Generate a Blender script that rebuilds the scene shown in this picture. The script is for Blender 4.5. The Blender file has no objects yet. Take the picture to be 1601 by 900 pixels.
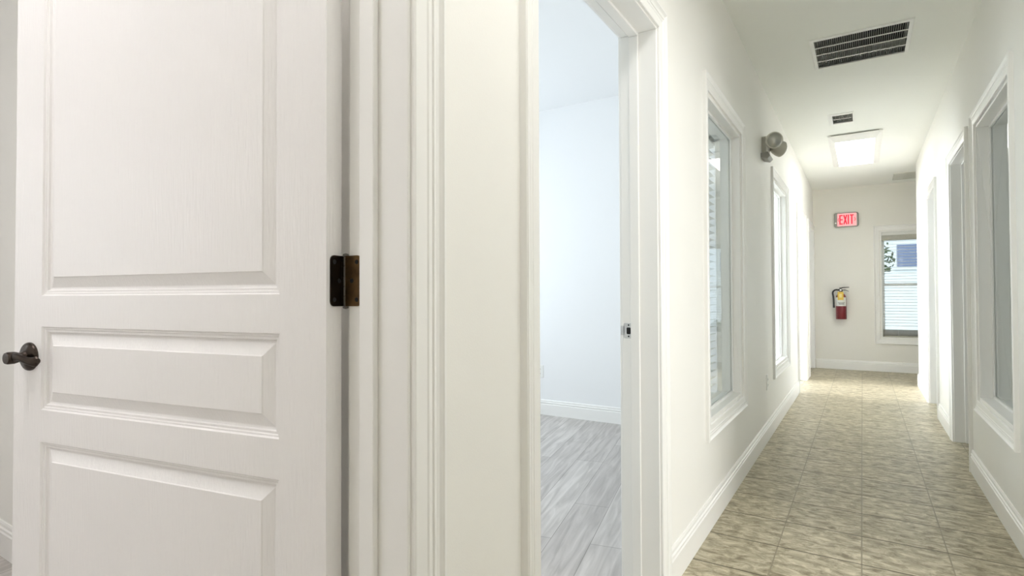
import bpy, bmesh, math, random
from mathutils import Vector, Matrix

random.seed(7)
SC = bpy.context.scene
COL = SC.collection

# ------------------------------------------------------------------ constants (metres)
CAM_H = 1.10
F_PX = 863.716
YAW, PITCH, ROLL = 0.5651, 0.0159, -0.0036
XL, XLR = -0.6276, -0.768        # left corridor wall: corridor face, room face
XR, XRR = 0.5705, 0.708          # right corridor wall: corridor face, room face
H = 2.7166                       # corridor ceiling
HR = 2.85                        # ceiling of the side rooms
TOP = 3.0
YE = 9.636                       # end wall
TILE = 0.3115

# ------------------------------------------------------------------ materials
def mat(name, color, rough=0.5, metal=0.0, spec=0.5, noise=0.0, nscale=8.0, bump=0.0, bscale=60.0,
        bstretch=(1, 1, 1), coat=0.0):
    m = bpy.data.materials.new(name); m.use_nodes = True
    nt = m.node_tree; b = nt.nodes['Principled BSDF']
    b.inputs['Base Color'].default_value = (*color, 1)
    b.inputs['Roughness'].default_value = rough
    b.inputs['Metallic'].default_value = metal
    b.inputs['Specular IOR Level'].default_value = spec
    b.inputs['Coat Weight'].default_value = coat
    tc = nt.nodes.new('ShaderNodeTexCoord')
    if noise > 0:
        n = nt.nodes.new('ShaderNodeTexNoise'); n.inputs['Scale'].default_value = nscale
        n.inputs['Detail'].default_value = 4
        nt.links.new(tc.outputs['Object'], n.inputs['Vector'])
        mx = nt.nodes.new('ShaderNodeMix'); mx.data_type = 'RGBA'
        mx.inputs['A'].default_value = (*[c * (1 - noise) for c in color], 1)
        mx.inputs['B'].default_value = (*[min(1, c * (1 + noise)) for c in color], 1)
        nt.links.new(n.outputs['Fac'], mx.inputs['Factor'])
        nt.links.new(mx.outputs['Result'], b.inputs['Base Color'])
    if bump > 0:
        mp = nt.nodes.new('ShaderNodeMapping'); mp.inputs['Scale'].default_value = bstretch
        n2 = nt.nodes.new('ShaderNodeTexNoise'); n2.inputs['Scale'].default_value = bscale
        n2.inputs['Detail'].default_value = 3
        bp = nt.nodes.new('ShaderNodeBump'); bp.inputs['Strength'].default_value = bump
        bp.inputs['Distance'].default_value = 0.004
        nt.links.new(tc.outputs['Object'], mp.inputs['Vector'])
        nt.links.new(mp.outputs['Vector'], n2.inputs['Vector'])
        nt.links.new(n2.outputs['Fac'], bp.inputs['Height'])
        nt.links.new(bp.outputs['Normal'], b.inputs['Normal'])
    return m

M_WALL = mat('wall_paint', (0.88, 0.87, 0.835), 0.55, spec=0.3, bump=0.05, bscale=260)
M_ROOMWALL = mat('room_wall_paint', (0.86, 0.87, 0.88), 0.6, spec=0.3, bump=0.04, bscale=260)
M_ENDWALL = mat('end_wall_paint', (0.85, 0.835, 0.785), 0.6, spec=0.3, bump=0.05, bscale=260)
M_CEIL = mat('ceiling_paint', (0.90, 0.91, 0.875), 0.8, spec=0.2, bump=0.22, bscale=150)
M_TRIM = mat('trim_gloss', (0.89, 0.885, 0.865), 0.32, spec=0.45)
M_DOOR = mat('door_paint', (0.88, 0.865, 0.86), 0.36, spec=0.5, bump=0.30, bscale=26, bstretch=(9, 9, 0.7))
M_BRONZE = mat('oil_rubbed_bronze', (0.055, 0.042, 0.034), 0.27, 0.85, noise=0.5, nscale=40)
M_PATINA = mat('worn_bronze', (0.14, 0.080, 0.032), 0.36, 0.7, noise=0.8, nscale=55)
M_KNUCKLE_HI = mat('knuckle_highlight_metal', (0.24, 0.225, 0.21), 0.28, 0.9)  # hinge knuckle colour lightened to bring out its highlights
M_STEEL = mat('satin_steel', (0.62, 0.62, 0.62), 0.3, 0.9)
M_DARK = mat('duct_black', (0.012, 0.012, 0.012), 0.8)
M_GRILLE = mat('grille_enamel', (0.86, 0.86, 0.84), 0.4)
M_LOUVER = mat('louver_metal', (0.42, 0.42, 0.40), 0.45)
M_REGISTER = mat('grey_register', (0.60, 0.60, 0.55), 0.5)
M_PLASTIC = mat('white_plastic', (0.86, 0.86, 0.84), 0.35)
M_ALMOND = mat('almond_plastic', (0.50, 0.49, 0.43), 0.38)
M_GREYPL = mat('grey_plastic', (0.30, 0.295, 0.265), 0.4)
M_BLIND = mat('blind_slat', (0.80, 0.80, 0.77), 0.45)
M_TAUPE = mat('taupe_valance', (0.46, 0.45, 0.39), 0.5, noise=0.15, nscale=20)
M_RED = mat('extinguisher_red', (0.17, 0.003, 0.010), 0.28, coat=0.4)
M_LABEL = mat('silver_label', (0.78, 0.78, 0.74), 0.45)
M_TAG = mat('yellow_tag', (0.72, 0.50, 0.08), 0.6)
M_BLACK = mat('black_rubber', (0.018, 0.017, 0.016), 0.45)
M_INK = mat('black_ink', (0.05, 0.05, 0.05), 0.6)
M_CONC = mat('concrete', (0.62, 0.62, 0.60), 0.9, noise=0.12, nscale=3)
M_STUCCO = mat('pale_stucco', (0.74, 0.78, 0.82), 0.9, noise=0.06, nscale=5)
M_BLUEGLASS = mat('tinted_glass', (0.17, 0.21, 0.34), 0.15, spec=0.6)
M_LEAF = mat('leaf', (0.06, 0.09, 0.035), 0.6, noise=0.4, nscale=9)
M_BARK = mat('bark', (0.09, 0.07, 0.05), 0.9, noise=0.3, nscale=20)

def emissive(name, color, strength, base=(0.8, 0.8, 0.8)):
    m = bpy.data.materials.new(name); m.use_nodes = True
    b = m.node_tree.nodes['Principled BSDF']
    b.inputs['Base Color'].default_value = (*base, 1)
    b.inputs['Emission Color'].default_value = (*color, 1)
    b.inputs['Emission Strength'].default_value = strength
    return m
M_LENS = emissive('lit_diffuser', (1.0, 0.985, 0.94), 4.2)
M_LENS_ROOM = emissive('lit_room_diffuser', (1.0, 0.965, 0.97), 10.2)
M_LENS_ADDED = emissive('added_near_diffuser', (1.0, 0.985, 0.96), 7.2)  # diffuser of the added overhead lamp
M_EXITFACE = emissive('exit_face_glow', (1.0, 0.40, 0.43), 0.40, (0.6, 0.36, 0.37))
M_EXITRED = emissive('exit_letters', (0.8, 0.01, 0.04), 0.6, (0.4, 0.01, 0.03))

def glass_mat():
    m = bpy.data.materials.new('window_glass'); m.use_nodes = True
    nt = m.node_tree; nt.nodes.clear()
    out = nt.nodes.new('ShaderNodeOutputMaterial')
    tr = nt.nodes.new('ShaderNodeBsdfTransparent'); tr.inputs['Color'].default_value = (0.95, 0.97, 0.965, 1)
    gl = nt.nodes.new('ShaderNodeBsdfGlossy'); gl.inputs['Roughness'].default_value = 0.01
    fr = nt.nodes.new('ShaderNodeFresnel'); fr.inputs['IOR'].default_value = 1.5
    ge = nt.nodes.new('ShaderNodeNewGeometry')
    inv = nt.nodes.new('ShaderNodeMath'); inv.operation = 'SUBTRACT'; inv.inputs[0].default_value = 1
    mul = nt.nodes.new('ShaderNodeMath'); mul.operation = 'MULTIPLY'
    mx = nt.nodes.new('ShaderNodeMixShader')
    nt.links.new(ge.outputs['Backfacing'], inv.inputs[1])
    nt.links.new(fr.outputs['Fac'], mul.inputs[0]); nt.links.new(inv.outputs[0], mul.inputs[1])
    nt.links.new(mul.outputs[0], mx.inputs['Fac'])
    nt.links.new(tr.outputs[0], mx.inputs[1]); nt.links.new(gl.outputs[0], mx.inputs[2])
    nt.links.new(mx.outputs[0], out.inputs['Surface'])
    return m
M_GLASS = glass_mat()

def lens_clear():
    m = bpy.data.materials.new('clear_lens'); m.use_nodes = True
    b = m.node_tree.nodes['Principled BSDF']
    b.inputs['Base Color'].default_value = (0.46, 0.46, 0.42, 1)
    b.inputs['Roughness'].default_value = 0.12
    b.inputs['Metallic'].default_value = 0.6
    return m
M_CLEAR = lens_clear()

def tile_mat():
    m = bpy.data.materials.new('hall_tile'); m.use_nodes = True
    nt = m.node_tree; L = nt.links; b = nt.nodes['Principled BSDF']
    tc = nt.nodes.new('ShaderNodeTexCoord')
    mp = nt.nodes.new('ShaderNodeMapping'); mp.inputs['Location'].default_value = (0.015, -2.688, 0)
    br = nt.nodes.new('ShaderNodeTexBrick'); br.offset = 0; br.squash = 1
    br.inputs['Scale'].default_value = 1
    br.inputs['Brick Width'].default_value = TILE; br.inputs['Row Height'].default_value = TILE
    br.inputs['Mortar Size'].default_value = 0.0034; br.inputs['Mortar Smooth'].default_value = 0.3
    br.inputs['Color1'].default_value = (0.0, 0, 0, 1); br.inputs['Color2'].default_value = (1, 1, 1, 1)
    br.inputs['Mortar'].default_value = (0.5, 0.5, 0.5, 1)
    L.new(tc.outputs['Object'], mp.inputs['Vector']); L.new(mp.outputs['Vector'], br.inputs['Vector'])
    # streaks that run across the corridor
    ms = nt.nodes.new('ShaderNodeMapping'); ms.inputs['Scale'].default_value = (9, 17, 1)
    n1 = nt.nodes.new('ShaderNodeTexNoise'); n1.inputs['Scale'].default_value = 1.6
    n1.inputs['Detail'].default_value = 8; n1.inputs['Roughness'].default_value = 0.74
    n1.inputs['Distortion'].default_value = 0.6
    L.new(tc.outputs['Object'], ms.inputs['Vector']); L.new(ms.outputs['Vector'], n1.inputs['Vector'])
    r1 = nt.nodes.new('ShaderNodeValToRGB'); e = r1.color_ramp.elements
    e[0].position = 0.36; e[0].color = (0.20, 0.165, 0.098, 1)
    e[1].position = 0.63; e[1].color = (0.66, 0.605, 0.46, 1)
    e.new(0.5).color = (0.425, 0.375, 0.26, 1)
    L.new(n1.outputs['Fac'], r1.inputs['Fac'])
    tv = nt.nodes.new('ShaderNodeMix'); tv.data_type = 'RGBA'; tv.blend_type = 'MULTIPLY'
    tv.inputs['Factor'].default_value = 1
    rv = nt.nodes.new('ShaderNodeValToRGB')
    rv.color_ramp.elements[0].color = (0.9, 0.9, 0.9, 1); rv.color_ramp.elements[1].color = (1, 1, 1, 1)
    L.new(br.outputs['Color'], rv.inputs['Fac'])
    L.new(r1.outputs['Color'], tv.inputs['A']); L.new(rv.outputs['Color'], tv.inputs['B'])
    sx = nt.nodes.new('ShaderNodeSeparateXYZ'); L.new(mp.outputs['Vector'], sx.inputs[0])
    def joint(axis, half):
        pp = nt.nodes.new('ShaderNodeMath'); pp.operation = 'PINGPONG'; pp.inputs[1].default_value = TILE/2
        L.new(sx.outputs[axis], pp.inputs[0])
        mr = nt.nodes.new('ShaderNodeMapRange'); mr.inputs['From Min'].default_value = half*0.7
        mr.inputs['From Max'].default_value = half*1.4; mr.inputs['To Min'].default_value = 1; mr.inputs['To Max'].default_value = 0
        L.new(pp.outputs[0], mr.inputs['Value']); return mr.outputs['Result']
    jx, jy = joint('X', 0.0025), joint('Y', 0.0042)
    g1 = nt.nodes.new('ShaderNodeMix'); g1.data_type = 'RGBA'; g1.inputs['B'].default_value = (0.27, 0.235, 0.16, 1)
    L.new(jx, g1.inputs['Factor']); L.new(tv.outputs['Result'], g1.inputs['A'])
    gm = nt.nodes.new('ShaderNodeMix'); gm.data_type = 'RGBA'; gm.inputs['B'].default_value = (0.115, 0.095, 0.055, 1)
    L.new(jy, gm.inputs['Factor']); L.new(g1.outputs['Result'], gm.inputs['A'])
    mxj = nt.nodes.new('ShaderNodeMath'); mxj.operation = 'MAXIMUM'; L.new(jx, mxj.inputs[0]); L.new(jy, mxj.inputs[1])
    L.new(gm.outputs['Result'], b.inputs['Base Color'])
    b.inputs['Roughness'].default_value = 0.42; b.inputs['Specular IOR Level'].default_value = 0.42
    sb = nt.nodes.new('ShaderNodeMath'); sb.operation = 'SUBTRACT'
    ml = nt.nodes.new('ShaderNodeMath'); ml.operation = 'MULTIPLY'; ml.inputs[1].default_value = 0.35
    L.new(n1.outputs['Fac'], ml.inputs[0]); L.new(ml.outputs[0], sb.inputs[0]); L.new(mxj.outputs[0], sb.inputs[1])
    bp = nt.nodes.new('ShaderNodeBump'); bp.inputs['Strength'].default_value = 0.35; bp.inputs['Distance'].default_value = 0.004
    L.new(sb.outputs[0], bp.inputs['Height']); L.new(bp.outputs['Normal'], b.inputs['Normal'])
    return m
M_TILE = tile_mat()

def plank_mat():
    m = bpy.data.materials.new('vinyl_plank'); m.use_nodes = True
    nt = m.node_tree; L = nt.links; b = nt.nodes['Principled BSDF']
    tc = nt.nodes.new('ShaderNodeTexCoord')
    mp = nt.nodes.new('ShaderNodeMapping'); mp.inputs['Rotation'].default_value = (0, 0, math.radians(78))
    br = nt.nodes.new('ShaderNodeTexBrick'); br.offset = 0.37
    br.inputs['Scale'].default_value = 1
    br.inputs['Brick Width'].default_value = 1.22; br.inputs['Row Height'].default_value = 0.18
    br.inputs['Mortar Size'].default_value = 0.0015
    br.inputs['Color1'].default_value = (0.46, 0.43, 0.41, 1); br.inputs['Color2'].default_value = (0.56, 0.53, 0.505, 1)
    br.inputs['Mortar'].default_value = (0.22, 0.2, 0.18, 1)
    L.new(tc.outputs['Object'], mp.inputs['Vector']); L.new(mp.outputs['Vector'], br.inputs['Vector'])
    ms = nt.nodes.new('ShaderNodeMapping'); ms.inputs['Scale'].default_value = (1.2, 13, 1)
    n1 = nt.nodes.new('ShaderNodeTexNoise'); n1.inputs['Scale'].default_value = 2.2
    n1.inputs['Detail'].default_value = 6; n1.inputs['Distortion'].default_value = 0.9
    L.new(mp.outputs['Vector'], ms.inputs['Vector']); L.new(ms.outputs['Vector'], n1.inputs['Vector'])
    r = nt.nodes.new('ShaderNodeValToRGB')
    r.color_ramp.elements[0].position = 0.3; r.color_ramp.elements[0].color = (0.74, 0.73, 0.72, 1)
    r.color_ramp.elements[1].position = 0.7; r.color_ramp.elements[1].color = (1.18, 1.18, 1.18, 1)
    L.new(n1.outputs['Fac'], r.inputs['Fac'])
    mx = nt.nodes.new('ShaderNodeMix'); mx.data_type = 'RGBA'; mx.blend_type = 'MULTIPLY'; mx.inputs['Factor'].default_value = 1
    L.new(br.outputs['Color'], mx.inputs['A']); L.new(r.outputs['Color'], mx.inputs['B'])
    L.new(mx.outputs['Result'], b.inputs['Base Color'])
    b.inputs['Roughness'].default_value = 0.38
    return m
M_PLANK = plank_mat()

# ------------------------------------------------------------------ mesh helpers
class MB:
    def __init__(s): s.v = []; s.f = []
    def add(s, vs, fs):
        k = len(s.v); s.v += [tuple(v) for v in vs]; s.f += [tuple(i + k for i in f) for f in fs]; return s
    def box(s, x0, x1, y0, y1, z0, z1):
        return s.add([(x0,y0,z0),(x1,y0,z0),(x1,y1,z0),(x0,y1,z0),(x0,y0,z1),(x1,y0,z1),(x1,y1,z1),(x0,y1,z1)],
                     [(3,2,1,0),(4,5,6,7),(0,1,5,4),(1,2,6,5),(2,3,7,6),(3,0,4,7)])
    def loft(s, rings, closed=False, caps=True, ring_closed=True):
        n = len(rings[0]); vs = [p for r in rings for p in r]; fs = []
        m = len(rings)
        for i in range(m if closed else m - 1):
            j = (i + 1) % m
            for k in range(n if ring_closed else n - 1):
                l = (k + 1) % n
                fs.append((i*n+k, i*n+l, j*n+l, j*n+k))
        if caps and not closed:
            fs.append(tuple(range(n))[::-1]); fs.append(tuple((m-1)*n + k for k in range(n)))
        return s.add(vs, fs)
    def tube(s, path, r, n=10):
        P = [Vector(p) for p in path]; rr = r if isinstance(r, (list, tuple)) else [r] * len(P)
        rings = []; u = None
        for i, p in enumerate(P):
            t = (P[min(i+1, len(P)-1)] - P[max(i-1, 0)]).normalized()
            if u is None:
                u = t.orthogonal().normalized()
            else:
                u = (u - t * u.dot(t)).normalized()
            w = t.cross(u)
            rings.append([tuple(p + (u*math.cos(a) + w*math.sin(a)) * rr[i]) for a in [2*math.pi*k/n for k in range(n)]])
        return s.loft(rings)
    def lathe(s, prof, c, axis=(0,0,1), n=24):
        a = Vector(axis).normalized(); u = a.orthogonal().normalized(); w = a.cross(u); c = Vector(c)
        rings = [[tuple(c + a*h + (u*math.cos(t) + w*math.sin(t))*r) for t in [2*math.pi*k/n for k in range(n)]] for r, h in prof]
        return s.loft(rings)
    def prism(s, pts, axis, a0, a1):
        # pts 2-D outline, extruded along axis 'x','y' or 'z' from a0 to a1
        def P(p, a): return {'x': (a, p[0], p[1]), 'y': (p[0], a, p[1]), 'z': (p[0], p[1], a)}[axis]
        return s.loft([[P(p, a0) for p in pts], [P(p, a1) for p in pts]])

def rot_of(o):
    return Matrix.Translation(o.location) @ o.rotation_euler.to_matrix().to_4x4()
WORLD = {}
def build(name, mb, material, parent=None, bevel=0.0, smooth=False, local=False, seg=2):
    """links ONE mesh object; vertices are world coordinates unless local=True"""
    me = bpy.data.meshes.new(name)
    vs = [Vector(v) for v in mb.v]
    if parent is not None and not local:
        inv = WORLD[parent.name].inverted(); vs = [inv @ v for v in vs]
    me.from_pydata([tuple(v) for v in vs], [], mb.f)
    bm = bmesh.new(); bm.from_mesh(me); bmesh.ops.remove_doubles(bm, verts=bm.verts, dist=1e-5)
    bmesh.ops.recalc_face_normals(bm, faces=bm.faces); bm.to_mesh(me); bm.free()
    me.materials.append(material)
    o = bpy.data.objects.new(name, me); COL.objects.link(o)
    if smooth:
        for p in me.polygons: p.use_smooth = True
        md = o.modifiers.new('edge', 'EDGE_SPLIT'); md.split_angle = math.radians(38)
    if bevel > 0:
        b = o.modifiers.new('bevel', 'BEVEL'); b.width = bevel; b.segments = seg; b.limit_method = 'ANGLE'
        b.angle_limit = math.radians(40)
    if parent is not None:
        o.parent = parent; WORLD[o.name] = WORLD[parent.name]
    else:
        WORLD[o.name] = Matrix.Identity(4)
    return o
def empty(name, loc, rz=0.0):
    o = bpy.data.objects.new(name, None); COL.objects.link(o); o.empty_display_size = 0.1
    o.location = loc; o.rotation_euler = (0, 0, rz); WORLD[o.name] = rot_of(o)
    return o
def tag(o, label, cat=None, group=None, kind=None):
    o['label'] = label
    if cat: o['category'] = cat
    if group: o['group'] = group
    if kind: o['kind'] = kind
    return o
def struct(name, mb, m, label, cat, bevel=0):
    return tag(build(name, mb, m, bevel=bevel), label, cat, kind='structure')

def rounded(x0, x1, y0, y1, r, n=5):
    pts = []
    for cx, cy, a0 in ((x1-r, y1-r, 0), (x0+r, y1-r, 90), (x0+r, y0+r, 180), (x1-r, y0+r, 270)):
        for k in range(n + 1):
            a = math.radians(a0 + 90*k/n); pts.append((cx + r*math.cos(a), cy + r*math.sin(a)))
    return pts

def wall_x(mb, x0, x1, y0, y1, z1, openings):
    """wall slab running along y with rectangular openings (ya, yb, za, zb)"""
    y = y0
    for ya, yb, za, zb in sorted(openings):
        mb.box(x0, x1, y, ya, 0, z1)
        if za > 0: mb.box(x0, x1, ya, yb, 0, za)
        mb.box(x0, x1, ya, yb, zb, z1)
        y = yb
    mb.box(x0, x1, y, y1, 0, z1)
    return mb
def wall_y(mb, y0, y1, x0, x1, z1, openings):
    x = x0
    for xa, xb, za, zb in sorted(openings):
        mb.box(x, xa, y0, y1, 0, z1)
        if za > 0: mb.box(xa, xb, y0, y1, 0, za)
        mb.box(xa, xb, y0, y1, zb, z1)
        x = xb
    mb.box(x, x1, y0, y1, 0, z1)
    return mb

# ------------------------------------------------------------------ openings (clear sizes)
DTOP = 2.083
JB = 0.019
A1 = (-0.25, 0.672); A2 = (1.10, 1.985); AD = (7.12, 8.10); AE = (8.62, 9.575)
RB = (4.52, 5.29); RC = (6.27, 7.06); RN = (1.66, 2.74)
WZ = (0.492, 2.092)
L1 = (2.752, 3.622); L2 = (5.065, 6.030); R1 = (3.285, 4.18)
FW = (0.222, 1.05, 0.478, 2.035)

def dho(a): return (a[0]-JB, a[1]+JB, 0, DTOP+JB)
def who(a): return (a[0], a[1], WZ[0], WZ[1])

# walls
struct('wall_left', wall_x(MB(), XLR, XL, -1.6, YE, TOP, [dho(A1), dho(A2), who(L1), who(L2), dho(AD), dho(AE)]), M_WALL,
       'long white corridor wall on the left with the doorways and tall windows', 'wall')
struct('wall_right', wall_x(MB(), XR, XRR, -1.6, 8.36, TOP, [dho(RN), who(R1), dho(RB), dho(RC)]), M_WALL,
       'white corridor wall on the right with two doorways and a tall window', 'wall')
struct('wall_end', wall_y(MB(), YE, YE+0.14, -3.85, 3.0, TOP, [FW]), M_ENDWALL,
       'beige end wall of the corridor carrying the exit sign and the extinguisher', 'wall')
struct('wall_behind', MB().box(-3.85, 3.6, -1.72, -1.6, 0, TOP), M_WALL, 'white wall closing the corridor behind the viewer', 'wall')
struct('wall_alcove', MB().box(XRR, 3.0, 8.24, 8.36, 0, TOP), M_WALL, 'white wall turning off to the right before the end wall', 'wall')
struct('wall_alcove_side', MB().box(3.0, 3.12, 8.24, YE+0.14, 0, TOP), M_WALL, 'white wall closing the side hall on the right', 'wall')
struct('wall_room_left', MB().box(-3.7, XLR, 0.852, 0.97, 0, TOP), M_WALL, 'pale wall of the room behind the open panelled door', 'wall')
struct('wall_room_middle', MB().box(-3.7, XLR, 4.537, 4.657, 0, TOP), M_ROOMWALL, 'bluish white wall seen through the open doorway', 'wall')
struct('wall_room_far', MB().box(-3.7, XLR, 8.34, 8.46, 0, TOP), M_ROOMWALL, 'pale wall between the two far left rooms', 'wall')
WIN_OUT = [(-1.55, -0.95, 0.9, 2.1), (1.75, 3.95, 0.75, 2.3), (5.0, 6.2, 0.5, 2.4), (7.1, 8.12, 0.3, 2.4), (8.75, 9.4, 0.8, 2.2)]
struct('wall_outer_left', wall_x(MB(), -3.85, -3.7, -1.6, YE, TOP, WIN_OUT), M_ROOMWALL, 'outer wall of the left rooms with their windows', 'wall')
WIN_R = [(0.9, 2.75, 0.5, 2.4), (3.6, 4.6, 0.9, 2.1), (6.2, 7.6, 0.7, 2.2)]
struct('wall_outer_right', wall_x(MB(), 3.48, 3.6, -1.6, 8.24, TOP, WIN_R), M_ROOMWALL, 'outer wall of the right rooms with their windows', 'wall')
struct('wall_room_right', MB().box(XRR, 3.48, 2.90, 3.0, 0, TOP), M_ROOMWALL, 'wall between the two nearer right rooms', 'wall')
struct('wall_room_right_far', MB().box(XRR, 3.48, 5.72, 5.84, 0, TOP), M_ROOMWALL, 'wall between the two farther right rooms', 'wall')

# floors and ceilings
struct('floor_tile', MB().box(XL-0.07, 3.0, -1.6, YE, -0.1, 0), M_TILE, 'tan mottled square tile floor of the corridor', 'floor')
struct('floor_left', MB().box(-3.7, XL-0.07, -1.6, YE, -0.1, 0), M_PLANK, 'grey wood plank floor of the left rooms', 'floor')
struct('floor_right', MB().box(XRR, 3.48, -1.6, 8.24, -0.09, 0.002), M_PLANK, 'grey wood plank floor of the right rooms', 'floor')

def slab_holes(mb, x0, x1, y0, y1, z0, z1, holes):
    xs = sorted({x0, x1, *[h[0] for h in holes], *[h[1] for h in holes]})
    ys = sorted({y0, y1, *[h[2] for h in holes], *[h[3] for h in holes]})
    for i in range(len(xs)-1):
        for j in range(len(ys)-1):
            cx, cy = (xs[i]+xs[i+1])/2, (ys[j]+ys[j+1])/2
            if any(h[0] < cx < h[1] and h[2] < cy < h[3] for h in holes): continue
            mb.box(xs[i], xs[i+1], ys[j], ys[j+1], z0, z1)
    return mb
V1 = (-0.268, 0.278, 3.948, 4.474); V1I = (-0.243, 0.254, 3.976, 4.462)
V2 = (-0.246, -0.046, 5.676, 6.02); V2I = (-0.212, -0.056, 5.72, 5.985)
V3 = (0.372, 0.64, 8.90, 9.37)
struct('ceiling', slab_holes(MB(), XL, XR, -1.6, YE, H, H+0.12, [V1I, V2I]), M_CEIL, 'white stippled corridor ceiling', 'ceiling')
struct('ceiling_alcove', MB().box(XR, 3.0, 8.36, YE, H, H+0.12), M_CEIL, 'white ceiling of the side hall on the right', 'ceiling')
struct('ceiling_left', MB().box(-3.7, XLR, -1.6, YE, HR, HR+0.12), M_ROOMWALL, 'white ceiling of the left rooms', 'ceiling')
struct('ceiling_right', MB().box(XRR, 3.48, -1.6, 8.24, HR, HR+0.12), M_CEIL, 'white ceiling of the right rooms', 'ceiling')

# ------------------------------------------------------------------ trim profiles
CW = 0.071
CAS = [(0.0, 0.0), (0.0, 0.0085), (0.003, 0.0105), (0.028, 0.0115), (0.031, 0.0135), (0.035, 0.0135), (0.037, 0.0115),
       (0.041, 0.0115), (0.043, 0.0145), (0.047, 0.0145), (0.050, 0.0125), (0.056, 0.0145), (0.061, 0.0185), (0.063, 0.0205),
       (0.068, 0.0205), (0.071, 0.017), (0.071, 0.0)]
def casing(mb, xf, s, y0, y1, z0, z1, three=False, reveal=0.006, prof=CAS, fy=None):
    """mitred casing round an opening on the wall plane x = xf (or y = fy, then y0,y1 are x)"""
    def P(u, t, z):
        return (u, fy + s*t, z) if fy is not None else (xf + s*t, u, z)
    def ring(cy, cz):
        out = []
        for w, t in prof:
            o = w + reveal
            u = (y0 - o) if cy < 0 else (y1 + o)
            z = 0.0 if cz == 0 else ((z0 - o) if cz < 0 else (z1 + o))
            out.append(P(u, t, z))
        return out
    if three:
        mb.loft([ring(-1, 0), ring(-1, 1), ring(1, 1), ring(1, 0)])
    else:
        mb.loft([ring(-1, -1), ring(-1, 1), ring(1, 1), ring(1, -1)], closed=True)
    return mb

def door_frame(name, label, xh, xr, a, stop=None, cas_far_end=True, s=None):
    """jambs, head, stops and casings of a doorway; xh corridor face, xr room face"""
    s = 1 if xh > xr else -1
    y0, y1 = a
    root = empty(name, ((xh+xr)/2, (y0+y1)/2, 0)); tag(root, label, 'door frame', kind='structure')
    lo, hi = min(xh, xr), max(xh, xr)
    for ya, yb in ((y0-JB, y0), (y1, y1+JB)):
        build('jamb', MB().box(lo, hi, ya, yb, 0, DTOP), M_TRIM, root, 0.0025)
    build('head_jamb', MB().box(lo, hi, y0-JB, y1+JB, DTOP, DTOP+JB), M_TRIM, root, 0.0025)
    # stop: 36 mm in from the room face
    sr = xr + s*0.0385; sh = sr + s*0.034
    sl, su = min(sr, sh), max(sr, sh)
    mb = MB()
    mb.box(sl, su, y0, y0+0.012, 0, DTOP-0.012); mb.box(sl, su, y1-0.012, y1, 0, DTOP-0.012)
    mb.box(sl, su, y0, y1, DTOP-0.012, DTOP)
    build('door_stop', mb, M_TRIM, root, 0.002)
    build('casing', casing(MB(), xh, s, y0, y1, 0, DTOP, True), M_TRIM, root)
    build('casing', casing(MB(), xr, -s, y0, y1, 0, DTOP, True), M_TRIM, root)
    return root

F1 = door_frame('trim_1', 'white moulded door frame holding the open three-panel door', XL, XLR, A1)
F2 = door_frame('trim_2', 'white door frame of the open doorway with a silver strike plate', XL, XLR, A2)
F3 = door_frame('trim_3', 'bright door frame near the far end of the left wall', XL, XLR, AD)
F4 = door_frame('trim_4', 'door frame in the left wall tight against the end wall', XL, XLR, AE)
F5 = door_frame('trim_5', 'door frame on the right wall beside the tall right window', XR, XRR, RB)
F6 = door_frame('trim_6', 'farther narrow door frame on the right wall', XR, XRR, RC)
F7 = door_frame('trim_7', 'door frame on the right wall beside the viewer', XR, XRR, RN)

# strike plate on the far jamb of the second doorway
sp = MB()
yy = A2[1]
sp.loft([[(p[0], yy - t, p[1]) for p in rounded(-0.7605, -0.7255, 0.943, 1.000, 0.006)] for t in (0.0, 0.0018)])
sp.box(-0.772, -0.757, yy-0.0018, yy, 0.955, 0.990)
st = build('strike_plate', sp, M_STEEL, F2, 0.0005); st['label'] = 'satin steel strike plate'
build('latch_hole', MB().loft([[(p[0], yy - t, p[1]) for p in rounded(-0.749, -0.733, 0.9585, 0.9835, 0.004)] for t in (0.0005, 0.0024)]), M_DARK, st)
for zz in (0.9505, 0.9925):
    build('screw', MB().lathe([(0.0032, 0), (0.0030, 0.0026), (0.001, 0.003)], (-0.741, yy, zz), (0, -1, 0), 12), M_DARK, st)

# ------------------------------------------------------------------ baseboards
BASE = [(0, 0), (0.0145, 0), (0.0145, 0.098), (0.0105, 0.103), (0.0105, 0.106), (0.0135, 0.110), (0.0135, 0.116), (0.0085, 0.121), (0.0085, 0.133), (0.005, 0.141), (0, 0.141)]
def base_run(mb, xf, s, ya, yb):
    mb.loft([[(xf + s*t, y, z) for t, z in BASE] for y in (ya, yb)]); return mb
def base_runx(mb, yf, s, xa, xb):
    mb.loft([[(x, yf + s*t, z) for t, z in BASE] for x in (xa, xb)]); return mb
CE = 0.006 + CW
mb = MB()
for ya, yb in ((-1.6, A1[0]-CE), (A1[1]+CE, A2[0]-CE), (A2[1]+CE, AD[0]-CE), (AD[1]+CE, AE[0]-CE)):
    base_run(mb, XL, 1, ya, yb)
struct('baseboard_left', mb, M_TRIM, 'white moulded baseboard along the left corridor wall', 'baseboard')
mb = MB()
for ya, yb in ((-1.6, RN[0]-CE), (RN[1]+CE, RB[0]-CE), (RB[1]+CE, RC[0]-CE), (RC[1]+CE, 8.36+0.0145)):
    base_run(mb, XR, -1, ya, yb)
base_runx(mb, 8.36, 1, XR-0.0145, 3.0)
struct('baseboard_right', mb, M_TRIM, 'white moulded baseboard along the right corridor wall', 'baseboard')
struct('baseboard_end', base_runx(MB(), YE, -1, XL+0.022, 3.0), M_TRIM, 'white moulded baseboard along the end wall under the extinguisher', 'baseboard')
mb = base_runx(MB(), 4.537, -1, -3.7, XLR); base_run(mb, -3.7, 1, 0.97, 4.537)
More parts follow.
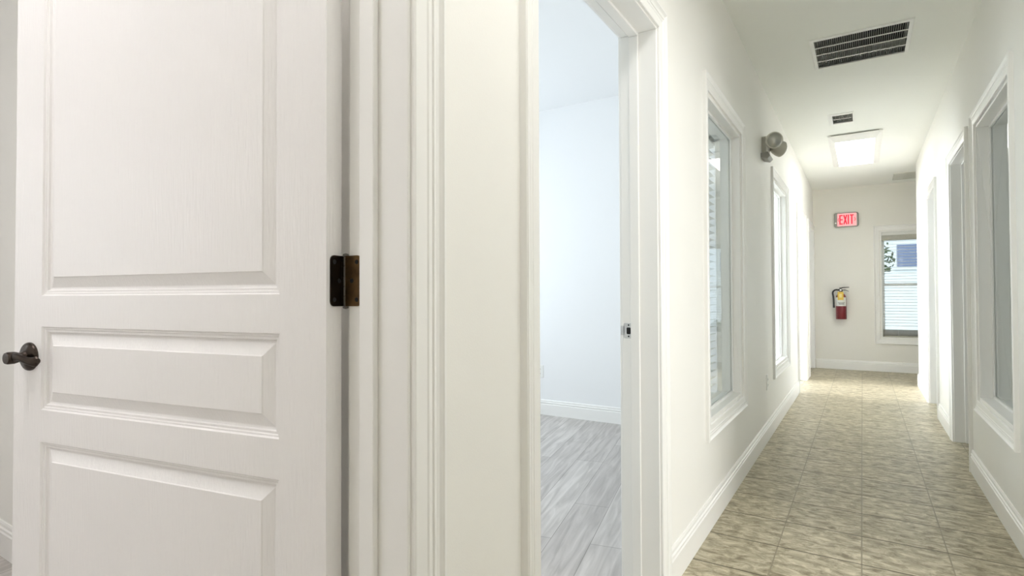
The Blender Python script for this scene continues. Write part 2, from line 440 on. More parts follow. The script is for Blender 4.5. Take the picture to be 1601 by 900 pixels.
struct('baseboard_room', mb, M_TRIM, 'white baseboard in the room seen through the open doorway', 'baseboard')
struct('baseboard_room_left', base_runx(MB(), 0.852, -1, -3.7, XLR-0.03), M_TRIM, 'white baseboard in the room behind the open panelled door', 'baseboard')

# ------------------------------------------------------------------ interior windows
def window(name, label, xh, xr, a, glass_x):
    s = 1 if xh > xr else -1
    y0, y1 = a; z0, z1 = WZ
    root = empty(name, ((xh+xr)/2, (y0+y1)/2, z0)); tag(root, label, 'window', kind='structure')
    lo, hi = min(xh, xr), max(xh, xr); t = 0.016
    mb = MB()
    mb.box(lo, hi, y0, y0+t, z0, z1); mb.box(lo, hi, y1-t, y1, z0, z1)
    mb.box(lo, hi, y0+t, y1-t, z0, z0+t); mb.box(lo, hi, y0+t, y1-t, z1-t, z1)
    build('window_frame', mb, M_TRIM, root, 0.002)
    # glazing stops on both sides of the pane
    mb = MB()
    for g0, g1 in ((glass_x+0.003, glass_x+0.013), (glass_x-0.013, glass_x-0.003)):
        k = 0.014
        mb.box(g0, g1, y0+t, y0+t+k, z0+t, z1-t); mb.box(g0, g1, y1-t-k, y1-t, z0+t, z1-t)
        mb.box(g0, g1, y0+t+k, y1-t-k, z0+t, z0+t+k); mb.box(g0, g1, y0+t+k, y1-t-k, z1-t-k, z1-t)
    build('glazing_bead', mb, M_TRIM, root, 0.0015)
    build('glass_pane', MB().box(glass_x-0.003, glass_x+0.003, y0+t, y1-t, z0+t, z1-t), M_GLASS, root)
    build('casing', casing(MB(), xh, s, y0, y1, z0, z1), M_TRIM, root)
    build('casing', casing(MB(), xr, -s, y0, y1, z0, z1), M_TRIM, root)
    return root
W1 = window('window_1', 'tall interior window with blinds in the left wall past the open doorway', XL, XLR, L1, -0.686)
W2 = window('window_2', 'farther tall interior window on the left wall, glowing white', XL, XLR, L2, -0.686)
W3 = window('window_3', 'tall interior window in the right wall nearest the viewer', XR, XRR, R1, 0.640)

# end window
root = empty('window_4', ((FW[0]+FW[1])/2, YE+0.07, FW[2])); tag(root, 'bright window with blinds in the end wall', 'window', kind='structure')
fx0, fx1, fz0, fz1 = FW; t = 0.02
mb = MB()
mb.box(fx0, fx0+t, YE, YE+0.14, fz0, fz1); mb.box(fx1-t, fx1, YE, YE+0.14, fz0, fz1)
mb.box(fx0+t, fx1-t, YE, YE+0.14, fz0, fz0+t); mb.box(fx0+t, fx1-t, YE, YE+0.14, fz1-t, fz1)
build('window_frame', mb, M_TRIM, root, 0.002)
mb = MB(); k = 0.035; ya, yb = YE+0.095, YE+0.125; zm = (fz0+fz1)/2
mb.box(fx0+t, fx0+t+k, ya, yb, fz0+t, fz1-t); mb.box(fx1-t-k, fx1-t, ya, yb, fz0+t, fz1-t)
mb.box(fx0+t+k, fx1-t-k, ya, yb, fz0+t, fz0+t+k); mb.box(fx0+t+k, fx1-t-k, ya, yb, fz1-t-k, fz1-t)
mb.box(fx0+t+k, fx1-t-k, ya, yb, zm-0.02, zm+0.02)
build('sash', mb, M_TRIM, root, 0.002)
build('glass_pane', MB().box(fx0+t+k-0.005, fx1-t-k+0.005, YE+0.108, YE+0.113, fz0+t, fz1-t), M_GLASS, root)
build('casing', casing(MB(), 0, -1, fx0, fx1, fz0, fz1, fy=YE), M_TRIM, root)

# blinds -----------------------------------------------------------
def blind(name, label, along, lo, hi, c, z0, z1, stack, valance, tilt, gap, width, slat_mat):
    """along 'x' or 'y': direction of the slats; c: centre on the other axis"""
    root = empty(name, ((lo+hi)/2, c, z0) if along == 'x' else (c, (lo+hi)/2, z0))
    tag(root, label, 'blind')
    def bx(mb, a0, a1, b0, b1, za, zb):
        return mb.box(a0, a1, b0, b1, za, zb) if along == 'x' else mb.box(b0, b1, a0, a1, za, zb)
    build('headrail', bx(MB(), lo, hi, c-width/2, c+width/2, z1-0.045, z1), slat_mat, root, 0.002)
    v = build('valance', bx(MB(), lo, hi, c-width/2-0.006, c+width/2+0.004, z1-0.045-valance, z1-0.046), M_TAUPE if valance > 0.05 else slat_mat, root, 0.002)
    mb = MB(); z = z1-0.06-valance
    ct, sn = math.cos(tilt)*width/2, math.sin(tilt)*width/2
    def slat(z):
        q = []
        for kk in range(5):
            f = -1 + kk/2; q.append((c + ct*f, z + sn*f + 0.003*(1-f*f)))
        ring = [(u, w+0.0012) for u, w in q] + [(u, w-0.0012) for u, w in reversed(q)]
        mk = (lambda a: [(a, u, w) for u, w in ring]) if along == 'x' else (lambda a: [(u, a, w) for u, w in ring])
        mb.loft([mk(lo+0.004), mk(hi-0.004)])
    while z > z0 + stack + 0.03:
        slat(z); z -= gap
    build('slats', mb, slat_mat, root)
    if stack > 0:
        mb2 = MB(); mb = mb2; z = z0 + 0.024
        while z < z0 + stack:
            q = [(c-width/2, z), (c, z+0.003), (c+width/2, z)]
            ring = [(u, w+0.0013) for u, w in q] + [(u, w-0.0013) for u, w in reversed(q)]
            mk = (lambda a: [(a, u, w) for u, w in ring]) if along == 'x' else (lambda a: [(u, a, w) for u, w in ring])
            mb.loft([mk(lo+0.004), mk(hi-0.004)]); z += 0.0075
        build('slat_stack', mb, M_TAUPE, root)
    build('bottom_rail', bx(MB(), lo+0.004, hi-0.004, c-width/2, c+width/2, z0+0.002, z0+0.02), M_TAUPE if stack > 0 else slat_mat, root, 0.003)
    for f in (0.24, 0.76):
        a = lo + (hi-lo)*f
        pts = [(a, c-width/2-0.001, z0+0.02), (a, c-width/2-0.001, z1-0.05)] if along == 'x' else [(c-width/2-0.001, a, z0+0.02), (c-width/2-0.001, a, z1-0.05)]
        build('cord', MB().tube(pts, 0.0011, 6), slat_mat, root)
    return root
blind('venetian_blind', 'white venetian blind with a taupe top band hanging in the end window', 'x', fx0+t+0.004, fx1-t-0.004, YE+0.045,
      fz0+t, fz1-t, 0.11, 0.075, math.radians(4), 0.042, 0.05, M_BLIND)
blind('venetian_blind', 'wide slat blind behind the tall left window past the open doorway', 'y', L1[0]-0.03, L1[1]+0.085, -0.818,
      WZ[0]-0.03, WZ[1]+0.05, 0.0, 0.03, math.radians(12), 0.046, 0.045, M_BLIND)

# ------------------------------------------------------------------ the open door
DA = math.radians(10)
HX, HY = -0.781, 0.676
dv = Vector((-math.cos(DA), -math.sin(DA), 0)); nv = Vector((math.sin(DA), -math.cos(DA), 0))
# local frame of the leaf: +x along the leaf away from the hinge, +y towards the room side, z up
door = empty('door_1', (HX, HY, 0), math.pi + DA)
tag(door, 'white three-panel door with bronze lever standing open on the left', 'door', kind='structure')
R_ = door.rotation_euler.to_matrix()
assert (R_ @ Vector((1, 0, 0)) - dv).length < 1e-5
YS = 1 if (R_ @ Vector((0, 1, 0))).dot(nv) > 0 else -1     # local y sign of the corridor face
DWd = 0.917; T0 = 0.003; F0, F1_ = 0.047, 0.008            # face offsets from the pin
PX0, PX1 = T0+0.105, T0+DWd-0.105
PZ = [(0.22, 0.776), (0.848, 1.036), (1.106, 1.965)]
ZB, ZT = 0.012, 2.074
def L(tt, n, z): return (tt, YS*n, z)
mb = MB()
ts = [T0, PX0, PX1, T0+DWd]; zs = [ZB] + [z for p in PZ for z in p] + [ZT]
for n in (F0, F1_):
    for i in range(3):
        for j in range(len(zs)-1):
            if i == 1 and j % 2 == 1: continue
            mb.add([L(ts[i], n, zs[j]), L(ts[i+1], n, zs[j]), L(ts[i+1], n, zs[j+1]), L(ts[i], n, zs[j+1])], [(0, 1, 2, 3)])
# outer edges
o4 = [(ts[0], zs[0]), (ts[3], zs[0]), (ts[3], zs[-1]), (ts[0], zs[-1])]
def dense(i):
    (a, b), (c, d) = o4[i], o4[(i+1) % 4]
    if i == 0: return [(x, zs[0]) for x in ts]
    if i == 1: return [(ts[3], z) for z in zs]
    if i == 2: return [(x, zs[-1]) for x in reversed(ts)]
    return [(ts[0], z) for z in reversed(zs)]
for i in range(4):
    e = dense(i)
    for (a, b), (c, d) in zip(e, e[1:]):
        mb.add([L(a, F0, b), L(c, F0, d), L(c, F1_, d), L(a, F1_, b)], [(0, 1, 2, 3)])
# panel rebates closed by a thin collar
for za, zb in PZ:
    q = [(PX0, za), (PX1, za), (PX1, zb), (PX0, zb)]
    for i in range(4):
        (a, b), (c, d) = q[i], q[(i+1) % 4]
        mb.add([L(a, F0, b), L(c, F0, d), L(c, F1_, d), L(a, F1_, b)], [(0, 1, 2, 3)])
build('slab', mb, M_DOOR, door, local=True)
PROF = [(0.0, 0.0), (0.0025, -0.0035), (0.0055, -0.0035), (0.0075, -0.0055), (0.0115, -0.0055), (0.0135, -0.0095), (0.0165, -0.0105),
        (0.0185, -0.0105), (0.0405, -0.0025), (0.0425, -0.0005)]
for za, zb in PZ:
    mb = MB()
    rings = []
    for w, dd in PROF:
        rings.append([L(PX0+w, F0+dd, za+w), L(PX1-w, F0+dd, za+w), L(PX1-w, F0+dd, zb-w), L(PX0+w, F0+dd, zb-w)])
    back = []
    for w, dd in reversed(PROF):
        back.append([L(PX0+w, F1_-dd, za+w), L(PX1-w, F1_-dd, za+w), L(PX1-w, F1_-dd, zb-w), L(PX0+w, F1_-dd, zb-w)])
    mb.loft(rings, caps=False); mb.loft(back, caps=False)
    mb.add(rings[-1], [(0, 1, 2, 3)]); mb.add(back[0], [(0, 1, 2, 3)])
    build('panel', mb, M_DOOR, door, local=True)

# hinges
for hz in (0.30, 1.129, 1.83):
    mb = MB()
    for k in range(5):
        mb.lathe([(0.0048, 0), (0.0058, 0.0008), (0.0058, 0.0165), (0.0048, 0.0173)], (0, 0, hz-0.0445+k*0.0178), (0, 0, 1), 14)
    mb.lathe([(0.003, 0), (0.006, 0.001), (0.005, 0.004), (0.001, 0.0055)], (0, 0, hz+0.0445), (0, 0, 1), 14)
    mb.lathe([(0.003, 0), (0.006, -0.001), (0.005, -0.004), (0.001, -0.0055)], (0, 0, hz-0.0445), (0, 0, 1), 14)
    hg = build('hinge', mb, M_KNUCKLE_HI, door, smooth=True, local=True); hg['label'] = 'oil-rubbed bronze hinge'
    # leaf on the door edge (local) : plane t = T0, spans n from 0 to .034
    pts = [(0.002, hz-0.0445)] + [p for p in rounded(0.006, 0.0385, hz-0.0445, hz+0.0445, 0.009) if p[0] > 0.02]
    pts = [p for p in rounded(0.0, 0.0385, hz-0.0445, hz+0.0445, 0.009)]
    pts = [(0.0005 if p[0] < 0.01 else p[0], (hz-0.0445 if p[1] < hz else hz+0.0445) if p[0] < 0.01 else p[1]) for p in pts]
    uniq = []
    for p in pts:
        if not uniq or (abs(p[0]-uniq[-1][0]) + abs(p[1]-uniq[-1][1])) > 1e-6: uniq.append(p)
    build('leaf', MB().loft([[L(tt, n, z) for n, z in uniq] for tt in (T0+0.0002, T0-0.0022)]), M_BRONZE, hg, local=True)
    # leaf on the jamb (world): plane y = A1[1]
    wp = [(XLR - 0.008 + n*1.03, z) for n, z in uniq]
    jl = build('leaf', MB().loft([[(x, A1[1]-o, z) for x, z in wp] for o in (0.0, 0.0022)]), M_PATINA, hg); jl['label'] = 'leaf worn to brown'
    for dz in (-0.033, 0.0, 0.033):
        dn = 0.029 if dz else 0.017
        build('screw', MB().lathe([(0.0042, 0), (0.0036, 0.0012), (0.001, 0.0013)], L(T0-0.0022, dn, hz+dz), (-1, 0, 0), 12), M_DARK, hg, local=True)
        build('screw', MB().lathe([(0.0042, 0), (0.0036, 0.0012), (0.001, 0.0013)], (XLR-0.008+dn*1.03, A1[1]-0.0022, hz+dz), (0, -1, 0), 12), M_DARK, hg)

# lever handles on both faces
for side in (1, -1):
    nf = F0 if side > 0 else F1_
    tc_, zc = 0.857, 0.967
    N = lambda n: nf + side*n
    ax = (0, YS*side, 0)
    ro = build('lever_handle', MB().lathe([(0.0325, 0), (0.0325, 0.003), (0.031, 0.006), (0.026, 0.009), (0.015, 0.0115), (0.0125, 0.014), (0.011, 0.02),
              (0.011, 0.030)], L(tc_, nf, zc), ax, 28), M_BRONZE, door, smooth=True, local=True)
    ro['label'] = 'dark bronze lever handle on a round rose'
    build('hub', MB().lathe([(0.010, 0.024), (0.0125, 0.026), (0.0138, 0.031), (0.0138, 0.043), (0.0122, 0.0465), (0.006, 0.047)], L(tc_, nf, zc), ax, 20),
          M_BRONZE, ro, smooth=True, local=True)
    rings = []
    for k in range(17):
        f = k/16
        tt = tc_ - 0.004 - 0.074*f
        z = zc + 0.0035*math.sin(f*math.pi*1.9) - 0.004*f
        nn = 0.036 - 0.012*f*f
        hz_ = 0.0105 - 0.003*math.sin(f*math.pi) + 0.0015*f if f < 0.97 else 0.006
        hn = 0.0075 - 0.003*f
        rings.append([L(tt, N(nn + hn*math.cos(a)), z + hz_*math.sin(a)) for a in [2*math.pi*q/12 for q in range(12)]])
    build('lever', MB().loft(rings), M_BRONZE, ro, smooth=True, local=True)

# black hinges of the nearer right doorway, on its far jamb
for hz in (0.392, 1.325):
    hg = build('hinge', MB().box(XRR-0.036, XRR, RB[1]-0.0025, RB[1], hz-0.045, hz+0.045), M_BLACK, F5, 0.0008); hg['label'] = 'black hinge leaf'
    build('knuckle', MB().lathe([(0.004, -0.046), (0.006, -0.045), (0.006, 0.045), (0.004, 0.046)], (XRR+0.006, RB[1]-0.002, hz), (0, 0, 1), 12), M_BLACK, hg, smooth=True)

# ------------------------------------------------------------------ ceiling grilles
def grille(name, label, o, i, rows, nblades, blade_mat, back_mat):
    root = empty(name, ((o[0]+o[1])/2, (o[2]+o[3])/2, H)); tag(root, label, 'vent', 'ceiling air grilles' if False else None)
    mb = MB(); zt, zb = H, H-0.008
    P = lambda r, z: [(r[0], r[2], z), (r[1], r[2], z), (r[1], r[3], z), (r[0], r[3], z)]
    ins = (o[0]+0.006, o[1]-0.006, o[2]+0.006, o[3]-0.006)
    mb.loft([P(o, zt), P(o, zb+0.003), P(ins, zb), P(i, zb), P(i, zt+0.03)], caps=False)
    build('frame', mb, M_GRILLE, root)
    mb = MB()
    for k in range(1, rows):
        y = i[2] + (i[3]-i[2])*k/rows
        mb.box(i[0], i[1], y-0.004, y+0.004, H-0.006, H-0.001)
    if rows > 1: build('cross_bar', mb, M_GRILLE, root)
    mb = MB()
    for k in range(nblades):
        x = i[0] + (i[1]-i[0])*(k+0.5)/nblades
        mb.prism([(x-0.0024, H+0.001), (x-0.0010, H), (x+0.0028, H+0.020), (x+0.0014, H+0.021)], 'y', i[2]+0.001, i[3]-0.001)
    build('louvers', mb, blade_mat, root)
    mb = MB()
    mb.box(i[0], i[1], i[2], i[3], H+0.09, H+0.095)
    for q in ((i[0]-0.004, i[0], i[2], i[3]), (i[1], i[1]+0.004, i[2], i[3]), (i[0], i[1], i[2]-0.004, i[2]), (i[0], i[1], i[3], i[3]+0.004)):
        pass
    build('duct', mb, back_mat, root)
    return root
grille('ceiling_vent', 'large white return-air grille with four rows of dark louvers in the ceiling', V1, V1I, 4, 44, M_LOUVER, M_DARK)
grille('ceiling_vent', 'small two-row vent in the ceiling just before the light', V2, V2I, 2, 14, M_LOUVER, M_DARK)
root = empty('ceiling_vent', ((V3[0]+V3[1])/2, (V3[2]+V3[3])/2, H)); tag(root, 'plain grey ceiling register near the end wall', 'vent')
mb = MB()
mb.box(V3[0], V3[1], V3[2], V3[2]+0.02, H-0.008, H); mb.box(V3[0], V3[1], V3[3]-0.02, V3[3], H-0.008, H)
mb.box(V3[0], V3[0]+0.02, V3[2]+0.02, V3[3]-0.02, H-0.008, H); mb.box(V3[1]-0.02, V3[1], V3[2]+0.02, V3[3]-0.02, H-0.008, H)
xm = (V3[0]+V3[1])/2; mb.box(xm-0.006, xm+0.006, V3[2]+0.02, V3[3]-0.02, H-0.009, H)
build('frame', mb, M_REGISTER, root, 0.002)
mb = MB()
for k in range(26):
    y = V3[2]+0.02 + (V3[3]-V3[2]-0.04)*(k+0.5)/26
    mb.prism([(y-0.007, H-0.001), (y-0.006, H-0.001), (y+0.006, H-0.006), (y+0.005, H-0.0065)], 'x', V3[0]+0.02, V3[1]-0.02)
build('louvers', mb, M_REGISTER, root)

# ------------------------------------------------------------------ ceiling lights
def ceiling_light(label, y0, xo=0.0, H=H, lens=None):
    x0, x1, y1 = -0.28+xo, 0.187+xo, y0+1.52
    root = empty('ceiling_light', ((x0+x1)/2, (y0+y1)/2, H)); tag(root, label, 'light')
    P = lambda r, z: [(r[0], r[2], z), (r[1], r[2], z), (r[1], r[3], z), (r[0], r[3], z)]
    o = (x0, x1, y0, y1); ln = (-0.218+xo, 0.123+xo, y0+0.15, y0+1.37)
    inn = (x0+0.03, x1-0.03, y0+0.03, y1-0.03)
    build('canopy', MB().loft([P(inn, H), P(inn, H-0.02)]), M_GREYPL, root)
    lo = (ln[0]-0.004, ln[1]+0.004, ln[2]-0.004, ln[3]+0.004)
    mid = (x0+0.02, x1-0.02, y0+0.022, y1-0.022)
    build('frame', MB().loft([P(o, H-0.012), P(o, H-0.018), P(mid, H-0.027), P(lo, H-0.050), P(lo, H-0.044), P(mid, H-0.020)], closed=True), M_TRIM, root)
    l2 = (ln[0]+0.012, ln[1]-0.012, ln[2]+0.012, ln[3]-0.012)
    build('diffuser', MB().loft([P(ln, H-0.036), P(ln, H-0.050), P(l2, H-0.054)]), lens or M_LENS, root)
    return root
ceiling_light('lit rectangular ceiling light beyond the small vent', 6.41)
ceiling_light('added unseen ceiling light overhead that brightens the wall by the first two doorways', 0.15, lens=M_LENS_ADDED)  # unseen lamp added to brighten the near left wall
ceiling_light('lit ceiling light in the room the panelled door opens into', -1.15, -1.40, HR, M_LENS_ROOM)

# ------------------------------------------------------------------ emergency light
EY, EZ = 4.50, 2.215
root = empty('emergency_light', (XL, EY, EZ)); tag(root, 'two-headed emergency light high on the left wall', 'light')
hs = build('housing', MB().loft([[(XL, y, z) for y, z in rounded(EY+0.0, EY+0.15, EZ-0.05, EZ+0.085, 0.02)],
            [(XL+0.03, y, z) for y, z in rounded(EY+0.0, EY+0.15, EZ-0.05, EZ+0.085, 0.02)],
            [(XL+0.042, y, z) for y, z in rounded(EY+0.015, EY+0.135, EZ-0.035, EZ+0.07, 0.02)]]), M_ALMOND, root, smooth=True)
wedge = MB().prism([(XL, EZ-0.085), (XL+0.045, EZ-0.098), (XL+0.066, EZ-0.078), (XL+0.05, EZ-0.046), (XL, EZ-0.05)], 'y', EY-0.045, EY+0.11)
build('battery_case', wedge, M_GREYPL, root, 0.004)
for (hx, hy, hz), ax in (((XL+0.098, EY-0.10, EZ+0.015), (0.42, -0.88, -0.18)), ((XL+0.108, EY+0.17, EZ+0.012), (0.72, 0.66, -0.2))):
    A = Vector(ax).normalized(); c = Vector((hx, hy, hz))
    hd = build('lamp_head', MB().lathe([(0.012, -0.075), (0.032, -0.07), (0.049, -0.045), (0.058, -0.012), (0.060, 0.012), (0.054, 0.016)], c, A, 28), M_ALMOND, root, smooth=True)
    build('lens', MB().lathe([(0.054, 0.012), (0.050, 0.022), (0.034, 0.032), (0.014, 0.037), (0.002, 0.038)], c, A, 28), M_CLEAR, hd, smooth=True)
    build('swivel', MB().tube([(XL+0.05, hy+0.02, hz), tuple(c - A*0.05)], 0.013, 12), M_ALMOND, hd, smooth=True)

# ------------------------------------------------------------------ exit sign
root = empty('exit_sign', (-0.19, YE, 2.225)); tag(root, 'red lit exit sign on the end wall above the extinguisher', 'sign')
ex0, ex1, ez0, ez1 = -0.348, -0.033, 2.122, 2.335
build('housing', MB().loft([[(x, YE-o, z) for x, z in rounded(ex0+i, ex1-i, ez0+i, ez1-i, 0.03)] for o, i in ((0, 0), (0.035, 0), (0.045, 0.008))]), M_GREYPL, root)
fc = build('face', MB().loft([[(x, YE-o, z) for x, z in rounded(-0.305, -0.058, ez0+0.012, ez1-0.010, 0.012)] for o in (0.044, 0.049)]), M_EXITFACE, root)
def bar(mb, x0, z0, x1, z1, w):
    d = Vector((x1-x0, 0, z1-z0)).normalized(); n = Vector((-d.z, 0, d.x))*w/2
    a, b = Vector((x0, 0, z0)), Vector((x1, 0, z1))
    q = [a+n, b+n, b-n, a-n]
    mb.loft([[(p.x, YE-o, p.z) for p in q] for o in (0.0485, 0.0515)])
zb, zt = ez0+0.038, ez1-0.034; zm = (zb+zt)/2; w = 0.016
mb = MB(); x = -0.278
bar(mb, x+w/2, zb, x+w/2, zt, w)
for z in (zb+w/2, zm, zt-w/2): bar(mb, x+w, z, x+0.044, z, w)
build('letter', mb, M_EXITRED, fc)
mb = MB(); x = -0.226; bar(mb, x+0.006, zb, x+0.042, zt, w); bar(mb, x+0.042, zb, x+0.006, zt, w); build('letter', mb, M_EXITRED, fc)
mb = MB(); bar(mb, -0.163, zb, -0.163, zt, w); build('letter', mb, M_EXITRED, fc)
mb = MB(); x = -0.143; bar(mb, x, zt-w/2, x+0.048, zt-w/2, w); bar(mb, x+0.024, zb, x+0.024, zt-w, w); build('letter', mb, M_EXITRED, fc)
for x, s in ((-0.296, 1), (-0.073, -1)):
    mb = MB(); bar(mb, x, zm, x+s*0.012, zm+0.026, 0.007); bar(mb, x, zm, x+s*0.012, zm-0.026, 0.007); build('chevron', mb, M_EXITRED, fc)
build('test_button', MB().lathe([(0.011, 0), (0.010, 0.005), (0.003, 0.006)], (-0.326, YE-0.043, 2.185), (0, -1, 0), 14), M_PLASTIC, root)

# ------------------------------------------------------------------ fire extinguisher
cx, cy = -0.268, YE-0.088
root = empty('fire_extinguisher', (cx, cy, 0.752)); tag(root, 'red fire extinguisher with yellow tag hung on the end wall', 'fire extinguisher')
R = 0.070
build('cylinder', MB().lathe([(0.05, 0.752), (R-0.004, 0.752), (R, 0.758), (R, 1.06), (R-0.006, 1.09), (R-0.02, 1.115), (0.032, 1.135), (0.022, 1.145), (0.022, 1.16)], (cx, cy, 0), (0, 0, 1), 36), M_RED, root, smooth=True)
def arc_panel(a0, a1, z0, z1, r0, r1, n=16):
    m_ = MB()
    rings = []
    for k in range(n+1):
        a = math.radians(a0 + (a1-a0)*k/n)
        c_, s_ = math.cos(a), math.sin(a)
        rings.append([(cx+r0*c_, cy+r0*s_, z0), (cx+r1*c_, cy+r1*s_, z0), (cx+r1*c_, cy+r1*s_, z1), (cx+r0*c_, cy+r0*s_, z1)])
    return m_.loft(rings)
lb = build('label_sticker', arc_panel(185, 335, 0.945, 1.075, R-0.001, R+0.0012), M_LABEL, root)
build('print', arc_panel(245, 305, 0.972, 0.982, R+0.0008, R+0.0018, 8), M_INK, lb)
build('print', arc_panel(238, 312, 0.994, 1.000, R+0.0008, R+0.0018, 8), M_INK, lb)
vb = build('valve', MB().lathe([(0.018, 1.15), (0.020, 1.155), (0.020, 1.175), (0.014, 1.18), (0.014, 1.20), (0.005, 1.205)], (cx, cy, 0), (0, 0, 1), 18).box(cx-0.016, cx+0.016, cy-0.014, cy+0.014, 1.165, 1.20), M_BLACK, root)
build('handle', MB().loft([[(cx-0.02, cy+y, 1.20+z) for y, z in ((-.014, 0), (.014, 0), (.014, .016), (-.014, .016))],
                           [(cx+0.03, cy+y, 1.212+z) for y, z in ((-.015, 0), (.015, 0), (.015, .014), (-.015, .014))],
                           [(cx+0.105, cy+y, 1.218+z) for y, z in ((-.013, 0), (.013, 0), (.013, .010), (-.013, .010))]]), M_BLACK, root)
build('handle', MB().loft([[(cx+0.005, cy+y, 1.176+z) for y, z in ((-.013, 0), (.013, 0), (.013, .012), (-.013, .012))],
                           [(cx+0.055, cy+y, 1.178+z) for y, z in ((-.014, 0), (.014, 0), (.014, .011), (-.014, .011))],
                           [(cx+0.10, cy+y, 1.160+z) for y, z in ((-.010, 0), (.010, 0), (.010, .005), (-.010, .005))]]), M_BLACK, root)
build('gauge', MB().lathe([(0.014, 0), (0.014, 0.008), (0.002, 0.010)], (cx-0.004, cy-0.014, 1.183), (0, -1, 0), 16), M_STEEL, root)
pts = []
for k in range(22):
    f = k/21
    if f < 0.45:
        a = math.pi*(f/0.45)*0.62 + math.pi*0.38
        pts.append((cx-0.055+0.050*math.cos(a), cy-0.02-0.012*f, 1.135+0.052*math.sin(a)))
    else:
        g = (f-0.45)/0.55
        pts.append((cx-0.105+0.012*g + 0.004*math.sin(g*3), cy-0.026-0.016*g, 1.135-0.165*g))
pts.insert(0, (cx-0.012, cy-0.008, 1.186))
build('hose', MB().tube(pts, 0.012, 10), M_BLACK, root, smooth=True)
build('nozzle', MB().tube([pts[-1], (pts[-1][0]+0.002, pts[-1][1]-0.001, pts[-1][2]-0.05)], [0.0115, 0.014], 12), M_BLACK, root, smooth=True)
tg = build('inspection_tag', MB().loft([[(x, cy-R-o, z) for x, z in rounded(cx-0.042, cx+0.034, 1.035, 1.155, 0.006, 2)] for o in (0.004, 0.0055)]), M_TAG, root)
build('print', MB().box(cx-0.022, cx+0.014, cy-R-0.0065, cy-R-0.005, 1.07, 1.125), mat('tag_print', (0.80, 0.66, 0.30), 0.6), tg)
build('tie', MB().tube([(cx-0.004, cy-R-0.005, 1.15), (cx-0.004, cy-0.055, 1.168), (cx-0.004, cy-0.018, 1.17)], 0.0012, 6), M_PLASTIC, tg)
build('wall_bracket', MB().box(cx-0.025, cx+0.025, YE-0.012, YE, 0.95, 1.17).box(cx-0.012, cx+0.012, cy+0.012, YE, 1.148, 1.156), M_STEEL, root, 0.001)

# ------------------------------------------------------------------ outlets
def outlet(label, loc, axis):
    # axis 'x' : plate on wall x = loc[0], facing +x ; axis 'y': plate on wall y = loc[1], facing -y
    root = empty('wall_outlet', loc); tag(root, label, 'outlet')
    X, Y, Z = loc
    def PT(u, o, z): return (X+o, Y+u, z) if axis == 'x' else (X+u, Y-o, z)
    build('cover_plate', MB().loft([[PT(u, o, z) for u, z in rounded(-0.036+i, 0.036-i, Z-0.059+i, Z+0.059-i, 0.005)] for o, i in ((0, 0), (0.004, 0), (0.0065, 0.004))]), M_PLASTIC, root)
    for dz in (-0.021, 0.021):
        rc = build('receptacle', MB().loft([[PT(u, o, z) for u, z in rounded(-0.016, 0.016, Z+dz-0.014, Z+dz+0.014, 0.009)] for o in (0.006, 0.0085)]), M_PLASTIC, root)
        for du in (-0.006, 0.006):
            build('slot', MB().loft([[PT(du+a, o, Z+dz+b) for a, b in ((-.001, -.004), (.001, -.004), (.001, .005), (-.001, .005))] for o in (0.008, 0.009)]), M_INK, rc)
outlet('white wall outlet low on the left corridor wall between the two tall windows', (XL, 4.645, 0.438), 'x')
outlet('white wall outlet seen through the open doorway at its left edge', (-2.565, 4.537, 0.40), 'y')

# ------------------------------------------------------------------ outside the end window
struct('ground', MB().box(-14, 16, YE+0.14, 40, -0.35, -0.25), M_CONC, 'pale concrete yard outside the end window', 'ground')
root = empty('building', (6.5, 24, -0.25)); tag(root, 'pale building with dark blue windows seen through the end window', 'building')
build('wall', MB().box(-4, 14, 24, 32, -0.25, 3.6), M_STUCCO, root)
for x0, x1 in ((1.05, 3.6), (5.2, 7.6)):
    fr = build('window', MB().box(x0-0.1, x1+0.1, 23.94, 24.0, 2.02, 3.0), M_STUCCO, root)
    build('pane', MB().box(x0, x1, 23.92, 23.945, 2.12, 2.9), M_BLUEGLASS, fr)
build('roof', MB().prism([(23.6, 3.6), (32.4, 3.6), (28, 5.2)], 'x', -4.3, 14.3), M_CONC, root)

def shrub(label, x, y, z0, hgt, rad, n, seed):
    rnd = random.Random(seed)
    root = empty('shrub', (x, y, -0.25)); tag(root, label, 'shrub')
    build('stem', MB().tube([(x, y, -0.25), (x+0.03, y, (z0+hgt)/2), (x-0.02, y, z0+hgt*0.9)], [0.05, 0.035, 0.015], 8), M_BARK, root)
    m_ = MB()
    for _ in range(n):
        th = rnd.uniform(0, 6.283); ph = math.acos(rnd.uniform(-1, 1)); rr = rad*rnd.uniform(0.45, 1.0)
        c = Vector((x+rr*math.sin(ph)*math.cos(th), y+rr*math.sin(ph)*math.sin(th), z0+hgt/2+hgt/2*math.cos(ph)*rnd.uniform(0.6, 1)))
        u = Vector((rnd.uniform(-1, 1), rnd.uniform(-1, 1), rnd.uniform(-.6, .6))).normalized(); v = u.orthogonal().normalized()
        s_ = rnd.uniform(0.05, 0.10)
        m_.add([c-u*s_*1.4, c+v*s_*.5, c+u*s_*1.4, c-v*s_*.5], [(0, 1, 2, 3)])
    build('foliage', m_, M_LEAF, root)
shrub('leafy shrub outside at the left side of the end window', 0.35, 15.5, 1.55, 0.8, 0.36, 75, 3)
shrub('low shrub outside at the lower right of the end window', 1.55, 14.0, -0.2, 0.75, 0.45, 240, 5)

# ------------------------------------------------------------------ light
wd = bpy.data.worlds.new('World'); SC.world = wd; wd.use_nodes = True
wb = wd.node_tree.nodes['Background']; wb.inputs['Color'].default_value = (0.78, 0.92, 1.0, 1); wb.inputs['Strength'].default_value = 1.0

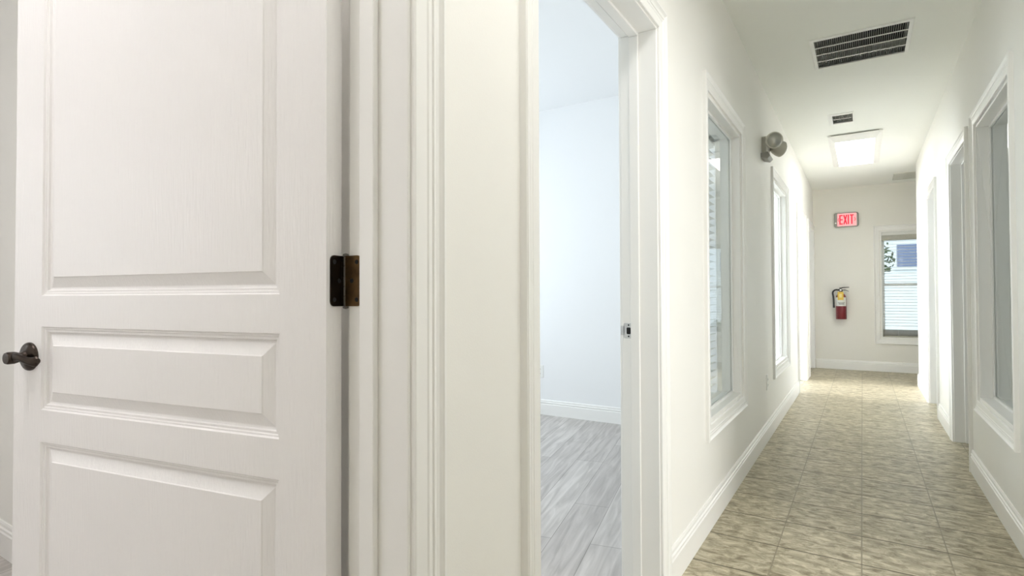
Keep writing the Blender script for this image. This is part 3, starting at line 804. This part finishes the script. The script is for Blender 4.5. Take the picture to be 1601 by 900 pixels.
def daylight(name, loc, direction, sx, sz, power, color=(0.84, 0.92, 1.0)):
    ld = bpy.data.lights.new(name, 'AREA'); ld.shape = 'RECTANGLE'; ld.size = sx; ld.size_y = sz
    ld.energy = power; ld.color = color
    o = bpy.data.objects.new(name, ld); COL.objects.link(o); o.location = loc
    o.rotation_euler = Vector(direction).to_track_quat('-Z', 'Y').to_euler()
    return o
def win_light(name, w, side, power, color=(0.84, 0.92, 1.0), spread=180, tilt=-0.12):
    y, z = (w[0]+w[1])/2, (w[2]+w[3])/2
    x = -3.9 if side < 0 else 3.65
    daylight(name, (x, y, z), (-side, 0, tilt), w[1]-w[0], w[3]-w[2], power, color).data.spread = math.radians(spread)
win_light('daylight_open_door_room', WIN_OUT[0], -1, 4, (0.98, 0.98, 1.0))
win_light('daylight_doorway_room', WIN_OUT[1], -1, 29, (0.85, 0.925, 1.0), tilt=0.12)
win_light('daylight_far_left_room', WIN_OUT[2], -1, 98, (0.95, 0.98, 1.0))
win_light('daylight_far_left_opening', WIN_OUT[3], -1, 50, (0.97, 0.98, 1.0), 60, -0.06)
win_light('daylight_end_left_room', WIN_OUT[4], -1, 12)
win_light('daylight_near_right_room', WIN_R[0], 1, 56, (1.0, 0.98, 0.945), tilt=-0.4)
win_light('daylight_right_window_room', WIN_R[1], 1, 3, (1.0, 0.98, 0.90))
win_light('daylight_far_right_room', WIN_R[2], 1, 25)
sun = bpy.data.lights.new('sun', 'SUN'); sun.energy = 1.3; sun.angle = 0.02; sun.color = (1, 0.97, 0.92)
so = bpy.data.objects.new('sun', sun); COL.objects.link(so); so.rotation_euler = Vector((0.25, 0.75, -0.9)).to_track_quat('-Z', 'Y').to_euler(); so.location = (0, 12, 12)

# ------------------------------------------------------------------ camera
cam = bpy.data.cameras.new('Camera'); cam.sensor_fit = 'HORIZONTAL'; cam.sensor_width = 36
cam.lens = F_PX/1601*36; cam.clip_start = 0.02; cam.clip_end = 200
co = bpy.data.objects.new('Camera', cam); COL.objects.link(co); SC.camera = co
Fv = Vector((-math.sin(YAW)*math.cos(PITCH), math.cos(YAW)*math.cos(PITCH), math.sin(PITCH)))
Rv = Vector((math.cos(YAW), math.sin(YAW), 0)); Uv = Rv.cross(Fv)
R2 = Rv*math.cos(ROLL) + Uv*math.sin(ROLL); U2 = -Rv*math.sin(ROLL) + Uv*math.cos(ROLL)
mw = Matrix((R2, U2, -Fv)).transposed().to_4x4(); mw.translation = (0, 0, CAM_H)
co.matrix_world = mw

SC.view_settings.view_transform = 'Standard'; SC.view_settings.look = 'None'
SC.view_settings.gamma = 1.0; SC.view_settings.use_curve_mapping = False
SC.view_settings.exposure = 0.52
SC.cycles.max_bounces = 16; SC.cycles.diffuse_bounces = 10; SC.cycles.transparent_max_bounces = 24
SC.cycles.glossy_bounces = 6
